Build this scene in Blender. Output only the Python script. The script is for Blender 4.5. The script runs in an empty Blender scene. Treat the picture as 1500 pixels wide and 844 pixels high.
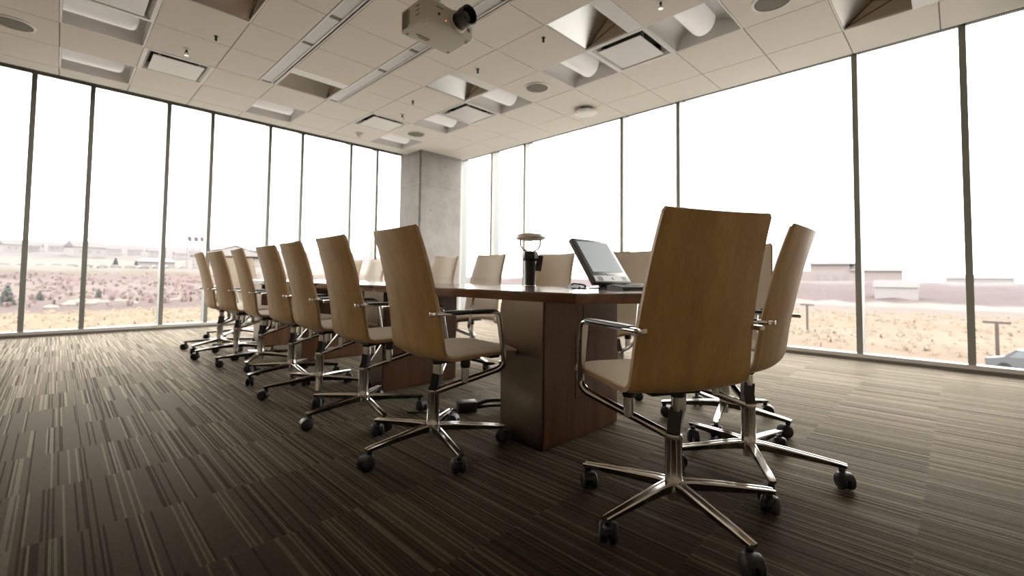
import bpy, bmesh, math, random
from mathutils import Vector, Matrix
random.seed(7)
PI = math.pi
scene = bpy.context.scene
COL = scene.collection

# ------------------------------------------------------------------ helpers
class MB:
    """collects shapes and links them as ONE mesh object"""
    def __init__(self):
        self.v = []; self.f = []; self.m = []; self.cur = 0
    def add(self, vs, fs):
        o = len(self.v)
        self.v += [tuple(p) for p in vs]
        for f in fs:
            self.f.append([i + o for i in f]); self.m.append(self.cur)
        return self
    def box(self, x0, x1, y0, y1, z0, z1, bev=0.0):
        if bev <= 0:
            vs = [(x, y, z) for z in (z0, z1) for y in (y0, y1) for x in (x0, x1)]
            return self.add(vs, [(0, 2, 3, 1), (4, 5, 7, 6), (0, 1, 5, 4), (1, 3, 7, 5), (3, 2, 6, 7), (2, 0, 4, 6)])
        bm = bmesh.new()
        bmesh.ops.create_cube(bm, size=1)
        for v in bm.verts:
            v.co = Vector(((x0 + x1) / 2 + v.co.x * (x1 - x0), (y0 + y1) / 2 + v.co.y * (y1 - y0), (z0 + z1) / 2 + v.co.z * (z1 - z0)))
        bmesh.ops.bevel(bm, geom=bm.edges[:], offset=bev, segments=2, profile=0.6, affect='EDGES')
        return self.bm(bm)
    def bm(self, bm, mat=None):
        bm.verts.index_update()
        vs = [(mat @ v.co if mat else v.co.copy()) for v in bm.verts]
        fs = [[v.index for v in f.verts] for f in bm.faces]
        bm.free()
        return self.add(vs, fs)
    def obox(self, mat, sx, sy, sz, bev=0.0):
        t = MB().box(-sx / 2, sx / 2, -sy / 2, sy / 2, -sz / 2, sz / 2, bev)
        return self.add([mat @ Vector(p) for p in t.v], t.f)
    def lathe(self, c, prof, n=20, axis='Z', caps=True):
        """prof: list of (radius, height) along axis from c"""
        vs = []; fs = []
        for r, h in prof:
            for k in range(n):
                a = 2 * PI * k / n
                p = (r * math.cos(a), r * math.sin(a), h)
                if axis == 'X': p = (p[2], p[0], p[1])
                elif axis == 'Y': p = (p[1], p[2], p[0])
                vs.append((c[0] + p[0], c[1] + p[1], c[2] + p[2]))
        for i in range(len(prof) - 1):
            for k in range(n):
                a, b = i * n + k, i * n + (k + 1) % n
                fs.append((a, b, b + n, a + n))
        if caps:
            fs.append(tuple(reversed(range(n))))
            fs.append(tuple(range((len(prof) - 1) * n, len(prof) * n)))
        return self.add(vs, fs)
    def sweep(self, path, sect, up=Vector((0, 0, 1)), caps=True):
        """path: points; sect(i, t) -> list of (side, up) offsets"""
        P = [Vector(p) for p in path]
        n = len(P); vs = []; fs = []; m = None
        prev = None
        for i, p in enumerate(P):
            if i == 0: t = P[1] - P[0]
            elif i == n - 1: t = P[-1] - P[-2]
            else: t = (P[i + 1] - p).normalized() + (p - P[i - 1]).normalized()
            t.normalize()
            if prev is None:
                s = t.cross(up)
                if s.length < 1e-4: s = t.cross(Vector((0, 1, 0)))
                s.normalize()
            else:
                s = prev - t * prev.dot(t); s.normalize()
            prev = s
            u = s.cross(t); u.normalize()
            sc = sect(i, i / (n - 1)); m = len(sc)
            for a, b in sc: vs.append(p + s * a + u * b)
        for i in range(n - 1):
            for k in range(m):
                a, b = i * m + k, i * m + (k + 1) % m
                fs.append((a, b, b + m, a + m))
        if caps:
            fs.append(tuple(reversed(range(m)))); fs.append(tuple(range((n - 1) * m, n * m)))
        return self.add(vs, fs)
    def tube(self, path, r, n=10):
        rr = r if callable(r) else (lambda t: r)
        return self.sweep(path, lambda i, t: [(rr(t) * math.cos(2 * PI * k / n), rr(t) * math.sin(2 * PI * k / n)) for k in range(n)])
    def build(self, name, mats, parent=None, smooth=True, ang=35, loc=None):
        me = bpy.data.meshes.new(name)
        me.from_pydata(self.v, [], self.f)
        mats = mats if isinstance(mats, (list, tuple)) else [mats]
        for mt in mats: me.materials.append(mt)
        for p, i in zip(me.polygons, self.m): p.material_index = i
        bm = bmesh.new(); bm.from_mesh(me)
        bmesh.ops.recalc_face_normals(bm, faces=bm.faces[:])
        bm.to_mesh(me); bm.free()
        if smooth:
            for p in me.polygons: p.use_smooth = True
            me.set_sharp_from_angle(angle=math.radians(ang))
        me.update()
        o = bpy.data.objects.new(name, me); COL.objects.link(o)
        if parent: o.parent = parent
        if loc: o.location = loc
        return o

def fillet(pts, r, seg=6):
    """polyline with rounded corners"""
    P = [Vector(p) for p in pts]; out = [P[0]]
    rs = r if isinstance(r, (list, tuple)) else [r] * (len(P) - 2)
    for i in range(1, len(P) - 1):
        a = (P[i - 1] - P[i]); b = (P[i + 1] - P[i])
        k = min(rs[i - 1], a.length * .48, b.length * .48)
        p0 = P[i] + a.normalized() * k; p1 = P[i] + b.normalized() * k
        for j in range(seg + 1):
            t = j / seg
            out.append(p0 * (1 - t) ** 2 + P[i] * 2 * t * (1 - t) + p1 * t * t)
    out.append(P[-1])
    return out

def empty(name, loc=(0, 0, 0), rz=0.0):
    o = bpy.data.objects.new(name, None); COL.objects.link(o)
    o.empty_display_size = .1
    o.location = loc; o.rotation_euler = (0, 0, rz)
    return o

def tag(o, label, cat, group=None, kind=None):
    o['label'] = label; o['category'] = cat
    if group: o['group'] = group
    if kind: o['kind'] = kind
    return o

def struct(o, label=None):
    o['kind'] = 'structure'
    if label: o['label'] = label
    return o

def copy_tree(o, parent=None):
    c = o.copy(); COL.objects.link(c)
    if parent: c.parent = parent
    for ch in list(o.children): copy_tree(ch, c)
    return c

# ------------------------------------------------------------------ materials
def mat(name, col, rough=.5, metal=0.0, spec=.5, **kw):
    m = bpy.data.materials.new(name); m.use_nodes = True
    b = m.node_tree.nodes['Principled BSDF']
    b.inputs['Base Color'].default_value = (*col, 1)
    b.inputs['Roughness'].default_value = rough
    b.inputs['Metallic'].default_value = metal
    b.inputs['Specular IOR Level'].default_value = spec
    for k, v in kw.items(): b.inputs[k].default_value = v
    return m

class NT:
    def __init__(self, m):
        self.m = m; self.t = m.node_tree; self.n = self.t.nodes; self.l = self.t.links
        self.b = self.n.get('Principled BSDF')
    def node(self, typ, **kw):
        x = self.n.new(typ)
        for k, v in kw.items():
            if k.startswith('_'): setattr(x, k[1:], v)
            else: x.inputs[k.replace('__', ' ')].default_value = v
        return x
    def link(self, a, b): self.l.new(a, b)
    def math(self, op, a, b=None, clamp=False):
        x = self.n.new('ShaderNodeMath'); x.operation = op; x.use_clamp = clamp
        for i, s in enumerate((a, b)):
            if s is None: continue
            if isinstance(s, (int, float)): x.inputs[i].default_value = s
            else: self.link(s, x.inputs[i])
        return x.outputs[0]
    def ramp(self, fac, stops, interp='LINEAR'):
        x = self.n.new('ShaderNodeValToRGB'); e = x.color_ramp.elements
        x.color_ramp.interpolation = interp
        while len(e) < len(stops): e.new(.5)
        for el, (p, c) in zip(e, stops):
            el.position = p; el.color = (*c, 1)
        self.link(fac, x.inputs[0]); return x.outputs[0]
    def mix(self, fac, a, b, mode='MIX'):
        x = self.n.new('ShaderNodeMix'); x.data_type = 'RGBA'; x.blend_type = mode
        for i, s in ((0, fac), (6, a), (7, b)):
            if isinstance(s, (int, float)): x.inputs[i].default_value = s
            elif isinstance(s, tuple): x.inputs[i].default_value = (*s, 1)
            else: self.link(s, x.inputs[i])
        return x.outputs[2]
    def noise(self, vec, scale, detail=3, rough=.5):
        x = self.node('ShaderNodeTexNoise', Scale=scale, Detail=detail, Roughness=rough)
        self.link(vec, x.inputs['Vector']); return x.outputs['Fac']
    def coords(self, which='Object', sc=(1, 1, 1), loc=(0, 0, 0)):
        if which == 'World':
            src = self.n.new('ShaderNodeNewGeometry').outputs['Position']
        else:
            src = self.n.new('ShaderNodeTexCoord').outputs[which]
        mp = self.node('ShaderNodeMapping'); mp.inputs['Scale'].default_value = sc; mp.inputs['Location'].default_value = loc
        self.link(src, mp.inputs['Vector']); return mp.outputs['Vector']
    def bump(self, h, strength=.2, dist=.01):
        x = self.node('ShaderNodeBump', Strength=strength, Distance=dist)
        self.link(h, x.inputs['Height']); self.link(x.outputs['Normal'], self.b.inputs['Normal'])

def wood(name, c0, c1, c2, sc, rough=.45, spec=.4, coat=0.0):
    m = mat(name, c1, rough, 0, spec)
    t = NT(m); v = t.coords('Object', sc)
    n1 = t.noise(v, 1.0, 4, .55)
    v2 = t.coords('Object', tuple(s * 6 for s in sc), (3.1, 1.7, .4))
    n2 = t.noise(v2, 1.0, 3, .6)
    f = t.math('ADD', t.math('MULTIPLY', n1, .65), t.math('MULTIPLY', n2, .35))
    t.link(t.ramp(f, [(.32, c0), (.5, c1), (.68, c2)]), t.b.inputs['Base Color'])
    t.bump(n2, .05, .002)
    m.node_tree.nodes['Principled BSDF'].inputs['Coat Weight'].default_value = coat
    return m

M = {}
M['oak'] = wood('oak veneer', (.37, .235, .088), (.46, .295, .115), (.54, .355, .148), (14, 14, .55), .42, .4)
M['oak_edge'] = mat('plywood edge', (.36, .22, .11), .5)
M['walnut'] = wood('walnut veneer', (.050, .022, .009), (.09, .040, .0155), (.14, .063, .025), (16, 16, .7), .33, .45)
M['walnut_top'] = wood('walnut table top', (.075, .034, .016), (.115, .053, .026), (.16, .078, .04), (16, .8, 16), .16, .5, .3)
M['leather'] = mat('cream leather', (.62, .55, .45), .6, 0, .15)
t = NT(M['leather']); t.bump(t.noise(t.coords('Object'), 260, 2), .08, .002)
M['chrome'] = mat('polished aluminium', (.60, .58, .55), .13, 1)
M['steel'] = mat('brushed steel', (.27, .225, .18), .34, 1)
t = NT(M['steel']); n = t.noise(t.coords('Object', (3, 3, 160)), 1, 3); t.bump(n, .08, .003)
t.link(t.math('ADD', t.math('MULTIPLY', n, .2), .22), t.b.inputs['Roughness'])
M['black'] = mat('black plastic', (.014, .013, .012), .42)
M['rubber'] = mat('black caster plastic', (.012, .012, .012), .5)
M['dark_metal'] = mat('dark metal', (.05, .05, .05), .4, .6)
M['white_plastic'] = mat('white plastic', (.72, .70, .68), .45)
M['mullion'] = mat('grey painted mullion', (.26, .27, .245), .45, .15)
M['mullion_light'] = mat('pale anodised fin', (.13, .137, .134), .4, .3)
M['sill'] = mat('pale sill', (.62, .60, .57), .4)
M['sill_dark'] = mat('grey sill face', (.16, .15, .13), .5)
M['wall'] = mat('brown wall paint', (.28, .23, .17), .8)
M['tbar'] = mat('ceiling grid bar', (.16, .145, .12), .7)
M['plenum'] = mat('plenum lining', (.22, .16, .10), .8)
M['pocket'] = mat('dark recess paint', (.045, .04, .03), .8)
M['reflector'] = mat('bright reflector sheet', (.70, .71, .70), .34, 1)
M['trim_white'] = mat('white enamel', (.66, .645, .63), .35)
M['speaker'] = mat('speaker grille', (.20, .185, .155), .8)
M['projector'] = mat('projector casing', (.50, .48, .41), .5)
M['projector_dark'] = mat('projector grille', (.14, .12, .09), .6)
M['brass'] = mat('dull brass wire', (.22, .17, .10), .4, .8)
M['bright'] = mat('bright metal ring', (.8, .8, .8), .35, .5)
M['lens'] = mat('lens glass', (.012, .012, .012), .08, 0, .8)
M['silver'] = mat('silver plastic', (.30, .325, .33), .45, .2)
M['bezel'] = mat('dark grey bezel', (.06, .065, .06), .35)
M['paper'] = mat('white paper', (.8, .78, .74), .7)

m = mat('ceiling tile', (.74, .705, .645), .9, 0, .2); M['tile'] = m
t = NT(m); n = t.noise(t.coords('World'), 160, 3, .6); t.bump(n, .12, .003)

m = mat('troffer diffuser', (.82, .80, .78), .5); M['diffuser'] = m
m.node_tree.nodes['Principled BSDF'].inputs['Emission Color'].default_value = (1, .95, .93, 1)
m.node_tree.nodes['Principled BSDF'].inputs['Emission Strength'].default_value = .05
m = mat('linear light lens', (.56, .55, .56), .35); M['slot_lens'] = m

m = mat('monitor screen', (.16, .17, .17), .5, 0, .15); M['screen'] = m
m.node_tree.nodes['Principled BSDF'].inputs['Emission Color'].default_value = (.75, .83, .84, 1)
m.node_tree.nodes['Principled BSDF'].inputs['Emission Strength'].default_value = .085
m = mat('indicator light', (.3, .1, .04), .3); M['led'] = m
m.node_tree.nodes['Principled BSDF'].inputs['Emission Color'].default_value = (1, .35, .1, 1)
m.node_tree.nodes['Principled BSDF'].inputs['Emission Strength'].default_value = .35

# concrete
m = mat('cast concrete', (.36, .335, .315), .8, 0, .3); M['concrete'] = m
t = NT(m); v = t.coords('World')
n1 = t.noise(v, 3.5, 5, .6); n2 = t.noise(v, 60, 3, .6)
base = t.ramp(t.math('ADD', t.math('MULTIPLY', n1, .7), t.math('MULTIPLY', n2, .3)), [(.3, (.205, .19, .177)), (.5, (.26, .242, .228)), (.72, (.315, .297, .28))])
sep = t.node('ShaderNodeSeparateXYZ'); t.link(v, sep.inputs[0])
zz = t.math('ADD', sep.outputs[2], t.math('MULTIPLY', t.noise(v, 4, 2), .03))
line = t.math('LESS_THAN', t.math('ABSOLUTE', t.math('SUBTRACT', zz, 2.50)), .006)
t.link(t.mix(t.math('MULTIPLY', line, .45), base, (.16, .14, .12)), t.b.inputs['Base Color'])
t.bump(n2, .15, .004)

# glass that lets daylight straight through
m = bpy.data.materials.new('window glass'); m.use_nodes = True; M['glass'] = m
t = NT(m); t.n.remove(t.b)
tr = t.node('ShaderNodeBsdfTransparent'); tr.inputs[0].default_value = (.96, .965, .955, 1)
gl = t.node('ShaderNodeBsdfGlossy', Roughness=.01)
lw = t.node('ShaderNodeFresnel', IOR=1.3); gm = t.n.new('ShaderNodeNewGeometry')
mx = t.node('ShaderNodeMixShader'); t.link(t.math('MULTIPLY', lw.outputs[0], t.math('SUBTRACT', 1.0, gm.outputs['Backfacing'])), mx.inputs[0]); t.link(tr.outputs[0], mx.inputs[1]); t.link(gl.outputs[0], mx.inputs[2])
t.link(mx.outputs[0], t.n['Material Output'].inputs[0])

# carpet: 18 inch tiles, stripes along y, pattern re-drawn for every tile
CT = .457
m = mat('striped carpet tile', (.13, .10, .07), .95, 0, 0); M['carpet'] = m
t = NT(m); v = t.coords('World')
sep = t.node('ShaderNodeSeparateXYZ'); t.link(v, sep.inputs[0])
tx = t.math('DIVIDE', t.math('ADD', sep.outputs[0], 20.0), CT); ty = t.math('DIVIDE', t.math('ADD', sep.outputs[1], 20 * CT - 1.94 + CT * 4), CT)
ix = t.math('FLOOR', tx); iy = t.math('FLOOR', ty); fy = t.math('FRACT', ty); fx = t.math('FRACT', tx)
cell = t.node('ShaderNodeCombineXYZ'); t.link(ix, cell.inputs[0]); t.link(iy, cell.inputs[1])
wn = t.node('ShaderNodeTexWhiteNoise', _noise_dimensions='2D'); t.link(cell.outputs[0], wn.inputs['Vector'])
off = t.math('MULTIPLY', wn.outputs['Value'], 40.0)
sx = t.node('ShaderNodeCombineXYZ'); t.link(t.math('ADD', t.math('MULTIPLY', sep.outputs[0], 1.0), off), sx.inputs[0]); t.link(iy, sx.inputs[1])
s1 = t.noise(sx.outputs[0], 20, 2, .6)     # broad bands
st = t.node('ShaderNodeCombineXYZ'); t.link(t.math('FLOOR', t.math('DIVIDE', sep.outputs[0], .0062)), st.inputs[0]); t.link(ix, st.inputs[1]); t.link(iy, st.inputs[2])
wn2 = t.node('ShaderNodeTexWhiteNoise', _noise_dimensions='3D'); t.link(st.outputs[0], wn2.inputs['Vector'])
s2 = wn2.outputs['Value']
dens = t.math('MULTIPLY', wn.outputs['Value'], .16)
pin = t.math('GREATER_THAN', s2, t.math('SUBTRACT', .93, dens))
darkst = t.math('LESS_THAN', s2, .2)
fib = t.noise(t.coords('World', (1, 1, 1)), 420, 2, .7)
cA = (.020, .0150, .0085); cB = (.033, .025, .0145)
base = t.mix(t.math('MULTIPLY', s1, 1.0), cA, cB)
tilev = t.math('ADD', t.math('MULTIPLY', wn.outputs['Value'], .22), .89)
base = t.mix(t.math('MULTIPLY', darkst, .38), base, (.010, .0073, .004))
base = t.mix(t.math("MULTIPLY", pin, .45), base, (.10, .078, .046))
hv = t.node('ShaderNodeHueSaturation'); t.link(base, hv.inputs['Color'])
t.link(t.math('MULTIPLY', tilev, t.math('ADD', t.math('MULTIPLY', fib, .5), .75)), hv.inputs['Value'])
t.link(hv.outputs[0], t.b.inputs['Base Color'])
edge = t.math('MINIMUM', fy, t.math('SUBTRACT', 1.0, fy))
seam = t.math('LESS_THAN', edge, .006)
hh = t.math('SUBTRACT', t.math('ADD', t.math('MULTIPLY', s2, .4), t.math('MULTIPLY', fib, .7)), t.math('MULTIPLY', seam, .6))
t.bump(hh, .5, .006)
t.link(t.math('ADD', t.math('MULTIPLY', t.math('SUBTRACT', pin, darkst), .28), .5), t.b.inputs['Sheen Weight'])
t.b.inputs['Sheen Roughness'].default_value = .2
t.b.inputs['Sheen Tint'].default_value = (1, .87, .68, 1)
# gloss layer catches the window light at very low angles
lw = t.node('ShaderNodeLayerWeight', Blend=.5)
gl = t.node('ShaderNodeBsdfGlossy', Roughness=.5); gl.inputs['Color'].default_value = (1, .93, .82, 1)
mx = t.node('ShaderNodeMixShader')
fac = t.math('MULTIPLY', t.math('POWER', lw.outputs['Facing'], 5.0), t.math('ADD', .12, t.math('MULTIPLY', t.math('SUBTRACT', pin, darkst), .05)))
t.link(fac, mx.inputs[0]); t.link(t.b.outputs[0], mx.inputs[1]); t.link(gl.outputs[0], mx.inputs[2])
t.link(mx.outputs[0], t.n['Material Output'].inputs[0])

# ------------------------------------------------------------------ room numbers
ZC = 3.126                        # ceiling
BX = {1: -.073, 2: .546, 3: 1.173, 4: 1.615, 5: 1.796, 6: 2.442, 7: 2.622, 8: 3.081, 9: 3.738, 10: 4.402, 11: 5.077, 12: 5.665, 0: -.70, -1: -.92}
AY = {0: 7.545, 1: 7.251, 2: 6.573, 3: 5.923, 4: 5.273, 5: 4.623, 6: 3.973, 7: 3.323, 8: 2.673, 9: 2.023, 10: 1.373, 11: .723, 12: .073, 13: -.577, 14: -.92, 15: -1.877}
XW, YW = 5.762, 8.065             # glass planes
X0, Y0 = -.92, -.92            # solid walls behind the camera
ZS = 3.62                         # slab above the ceiling

# floor
o = MB().box(X0 - .1, XW + .12, Y0 - .1, YW + .12, -.25, 0).build('floor', M['carpet'], smooth=False); struct(o)

# structural slab above, soffit closing strips
o = MB().box(X0 - .1, XW + .2, Y0 - .1, YW + .2, ZS, ZS + .2).build('ceiling', M['plenum'], smooth=False); struct(o, 'slab above the suspended ceiling')
o = MB().box(X0, -.66 - .026, YW - .02, YW + .1, 0, ZS).build('wall_left', M['wall'], smooth=False); struct(o)  # unseen end of the glazing, made solid to darken the near floor
o = MB().box(XW - .02, XW + .1, Y0, -.50 - .026, 0, ZS).build('wall_right', M['wall'], smooth=False); struct(o)  # also out of view, solid instead of glass to cut the light
o = MB().box(X0 - .1, X0, Y0 - .1, YW + .1, 0, ZS).build('wall_side', M['wall'], smooth=False); struct(o)
o = MB().box(X0 - .1, XW + .1, Y0 - .1, Y0, 0, ZS).build('wall_back', M['wall'], smooth=False); struct(o)
# blind pocket above the left glazing and the fascia of the suspended ceiling
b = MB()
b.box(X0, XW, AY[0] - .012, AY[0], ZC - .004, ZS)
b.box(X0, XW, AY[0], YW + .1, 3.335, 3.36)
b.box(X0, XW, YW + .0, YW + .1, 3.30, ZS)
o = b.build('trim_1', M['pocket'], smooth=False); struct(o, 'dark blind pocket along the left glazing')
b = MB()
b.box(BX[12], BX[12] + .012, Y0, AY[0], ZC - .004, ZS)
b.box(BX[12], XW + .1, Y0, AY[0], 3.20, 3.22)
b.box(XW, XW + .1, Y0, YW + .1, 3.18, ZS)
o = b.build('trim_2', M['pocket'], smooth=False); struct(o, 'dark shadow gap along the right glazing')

# ------------------------------------------------------------------ suspended ceiling
HOLES = {}   # (x0,x1,y0,y1) cells left open for fittings
def cell(i, j): return (BX[j], BX[j + 1], AY[i + 1], AY[i])
troffers = [(9, 9), (7, 9), (5, 9), (3, 9), (1, 9), (1, 5), (1, 1), (3, 1)]
wedges = [(8, 8), (5, 8), (3, 5), (5, 2), (11, 10)]
vents = [(8, 9), (4, 9), (2, 8), (2, 2), (4, 1)]
holes = set(troffers + wedges + vents)
G = .0045
b = MB(); gb = MB()
for i in range(0, 14):
    cols = []
    js = [-1, 0, 1, 2, 3, 5, 6, 8, 9, 10, 11, 12] if i < 3 else [-1, 0, 1, 2, 3, 4, 5, 6, 7, 8, 9, 10, 11, 12]
    y0, y1 = AY[i + 1], AY[i]
    for a, c in zip(js[:-1], js[1:]):
        if i >= 3 and (a, c) in ((4, 5), (6, 7)): continue
        if (i, a) in holes: continue
        x0, x1 = BX[a], BX[c]
        b.box(x0 + G, x1 - G, y0 + G, y1 - G, ZC, ZC + .016)
    for a in js[1:-1]:
        gb.box(BX[a] - .011, BX[a] + .011, y0, y1, ZC + .007, ZC + .03)
    gb.box(X0, BX[12], y1 - .011, y1 + .011, ZC + .0075, ZC + .0305) if i < 4 else [gb.box(xa, xb, y1 - .011, y1 + .011, ZC + .0075, ZC + .0305) for xa, xb in ((X0, BX[4]), (BX[5], BX[6]), (BX[7], BX[12]))]
o = b.build('ceiling.001', M['tile'], smooth=False); struct(o, 'suspended ceiling of square pale tiles')
g = gb.build('grid', M['tbar'], o, smooth=False)

# --- recessed square lights with a half-round diffuser
def troffer():
    w = .65; h = w / 2
    r = empty('recessed_light')
    f = MB()
    for s in (-1, 1):
        f.box(-h, h, s * h - (.014 if s > 0 else 0), s * h + (0 if s > 0 else .014), 0, .02)
        f.box(s * h - (.014 if s > 0 else 0), s * h + (0 if s > 0 else .014), -h + .014, h - .014, 0, .02)
    f.build('frame', M['trim_white'], r, smooth=False)
    p = MB(); n = 14; vs = []; fs = []
    # curved reflector pan: two coves running along x, meeting under the diffuser
    for s in (-1, 1):
        base = len(vs)
        for k in range(n + 1):
            a = k / n * PI / 2
            y = s * (h - .014 - .18 * (1 - math.cos(a)) - .03 * k / n); z = .004 + .17 * math.sin(a)
            for x in (-h + .014, h - .014): vs.append((x, y, z))
        for k in range(n): fs.append((base + 2 * k, base + 2 * k + 1, base + 2 * k + 3, base + 2 * k + 2))
    p.add(vs, fs); p.box(-h + .014, h - .014, -.15, .15, .172, .176)
    for s in (-1, 1): p.box(s * (h - .014) - .002, s * (h - .014) + .002, -h + .014, h - .014, .0, .176)
    p.build('reflector_pan', M['trim_white'], r, ang=40)
    d = MB(); n = 20; R_ = .125; L = h - .10; vs = []; fs = []
    prof = [(-h + .02, 1.0), (L - .05, 1.0), (L - .02, .95), (L, .8), (L + .012, .5), (L + .014, .02)]
    for x, k in prof:
        for j in range(n + 1):
            a = PI * j / n
            vs.append((x, R_ * k * math.cos(a), .150 - R_ * 1.16 * k * math.sin(a)))
    for i in range(len(prof) - 1):
        for j in range(n):
            a = i * (n + 1) + j; fs.append((a, a + 1, a + n + 2, a + n + 1))
    d.add(vs, fs); d.build('diffuser', M['diffuser'], r, ang=60)
    return r
# --- recessed fittings with a sloping bright reflector
def wedge():
    w = .65; h = w / 2
    r = empty('reflector_light')
    f = MB(); e = .012
    f.box(-h, h, -h, -h + .16, 0, .012)
    f.box(-h, -h + e, -h + .16, h, 0, .02); f.box(h - e, h, -h + .16, h, 0, .02); f.box(-h + e, h - e, h - e, h, 0, .02)
    f.build('frame', M['trim_white'], r, smooth=False)
    z1 = .52; y1 = -h + .06
    s = MB(); s.add([(-h + e, h - e, .012), (h - e, h - e, .012), (h - e, y1, z1), (-h + e, y1, z1)], [(0, 1, 2, 3)])
    s.build('sloping_reflector', M['reflector'], r, smooth=False)
    s = MB()
    for sx in (-1, 1):
        x = sx * (h - e + .001)
        s.add([(x, h - e, .0), (x, -h + .06, .0), (x, -h + .06, z1)], [(0, 1, 2)])
    s.add([(-h + e, y1, 0), (h - e, y1, 0), (h - e, y1, z1), (-h + e, y1, z1)], [(0, 1, 2, 3)])
    s.build('side_panel', M['plenum2'], r, smooth=False)
    s = MB(); x = h - e - .003
    s.tube([(x, h - .03, .02), (x, -h + .16, .19)], .004, 6); s.build('seam', M['pocket'], r)
    return r
M['plenum2'] = mat('brown end plate', (.50, .43, .34), .6)
# --- square plaque vents
def vent():
    w = .65; h = w / 2; r = empty('air_vent')
    f = MB(); n = 4
    # flared border: outer flange and inner dished ring
    rings = [(h, -.002), (h - .035, -.004), (h - .06, .02), (h - .085, .075)]
    for (a, za), (c, zb) in zip(rings[:-1], rings[1:]):
        q = [(-1, -1), (1, -1), (1, 1), (-1, 1)]
        f.add([(x * a, y * a, za) for x, y in q] + [(x * c, y * c, zb) for x, y in q], [(k, (k + 1) % 4, (k + 1) % 4 + 4, k + 4) for k in range(4)])
    f.build('border', M['trim_white'], r, smooth=False)
    c = MB(); a = h - .085
    c.box(-a, a, -a, a, .12, .125); 
    for s in (-1, 1): c.box(-a, a, s * a - .002, s * a + .002, .07, .12); c.box(s * a - .002, s * a + .002, -a, a, .07, .12)
    c.build('neck', M['pocket'], r, smooth=False)
    p = MB(); a = h - .088; p.box(-a, a, -a, a, -.014, -.007, .003); p.build('plaque', M['trim_white'], r, smooth=False)
    for s in (-1, 1):
        for u in (-1, 1):
            MB().box(s * (a - .05) - .012, s * (a - .05) + .012, u * (a - .01) - .012, u * (a - .01) + .012, -.008, .06).build('bracket', M['chrome'], r, smooth=False)
    return r
def put(proto, first, i, j, label, cat, group):
    o = proto if first else copy_tree(proto)
    x0, x1, y0, y1 = cell(i, j)
    o.location = ((x0 + x1) / 2, (y0 + y1) / 2, ZC)
    o.scale = ((x1 - x0) / .65, (y1 - y0) / .65, 1)
    tag(o, label, cat, group); return o
TL = ['recessed ceiling light with rounded white diffuser, the largest, beside the upper right speaker',
      'recessed ceiling light with rounded diffuser, directly beyond the biggest square vent',
      'recessed ceiling light beside the middle reflector opening, left of the middle round speaker',
      'recessed ceiling light between the two smaller square vents over the table',
      'recessed ceiling light furthest away, next to the concrete column top',
      'recessed ceiling light near the left windows, beyond the brown ceiling opening',
      'recessed ceiling light against the left windows, lower of two at the left edge',
      'recessed ceiling light at the left edge, closer to the camera, beside the corner vent']
p = troffer()
for k, ((i, j), l) in enumerate(zip(troffers, TL)): put(p, k == 0, i, j, l, 'ceiling light', 'recessed lights with rounded diffusers')
WL = ['ceiling opening with sloping white reflector, beside the biggest square vent',
      'ceiling opening with sloping pale reflector in the middle, between two small ceiling fittings',
      'ceiling opening with brown sloping panel between the two linear lights',
      'dark brown ceiling opening cut by the top edge, left of the linear lights',
      'ceiling opening with bright white reflector at the top right, against the right windows']
p = wedge()
for k, ((i, j), l) in enumerate(zip(wedges, WL)): put(p, k == 0, i, j, l, 'ceiling light', 'square openings with a sloping reflector')
VL = ['square white plaque vent, the biggest, between the white reflector opening and a rounded light',
      'square white plaque vent in the middle of the ceiling, between two rounded lights',
      'square white plaque vent, the smallest, nearest the concrete column',
      'square white plaque vent above the left windows beside a sprinkler',
      'square white plaque vent cut off by the top edge at the left']
p = vent()
for k, ((i, j), l) in enumerate(zip(vents, VL)): put(p, k == 0, i, j, l, 'air vent', 'square plaque vents')

# --- linear slot lights
def slot(xa, xb, label):
    r = empty('linear_light', ((xa + xb) / 2, AY[3], ZC))
    cx = (xa + xb) / 2; hw = (xb - xa) / 2
    f = MB(); y1 = 0; y0 = AY[14] - AY[3]
    f.box(-hw + .004, -hw + .022, y0, y1, -.002, .008); f.box(hw - .05, hw - .034, y0, y1, -.002, .008)
    f.box(hw - .016, hw - .004, y0, y1, -.002, .008)
    f.box(-hw + .004, hw - .004, y1 - .012, y1, -.002, .008)
    f.build('frame', M['trim_white'], r, smooth=False)
    segs = [(3, 5)] + [(i, i + 1) for i in range(5, 14)]
    for a, c in segs:
        l = MB().box(-hw + .022, hw - .05, AY[c] - AY[3] + .03, AY[a] - AY[3] - .03, .006, .010); l.build('lens', M['slot_lens'], r, smooth=False)
    g = MB(); g.box(-hw + .004, hw - .004, y0, y1, .05, .054)
    for a, c in segs: g.box(-hw + .022, hw - .05, AY[c] - AY[3] - .028, AY[c] - AY[3] + .028, .008, .02)
    g.build('divider', M['tbar'], r, smooth=False)
    tag(r, label, 'ceiling light', 'linear slot lights')
slot(BX[4], BX[5], 'long narrow linear ceiling light, the left one of the two strips')
slot(BX[6], BX[7], 'long narrow linear ceiling light, the strip passing above the projector')

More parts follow.
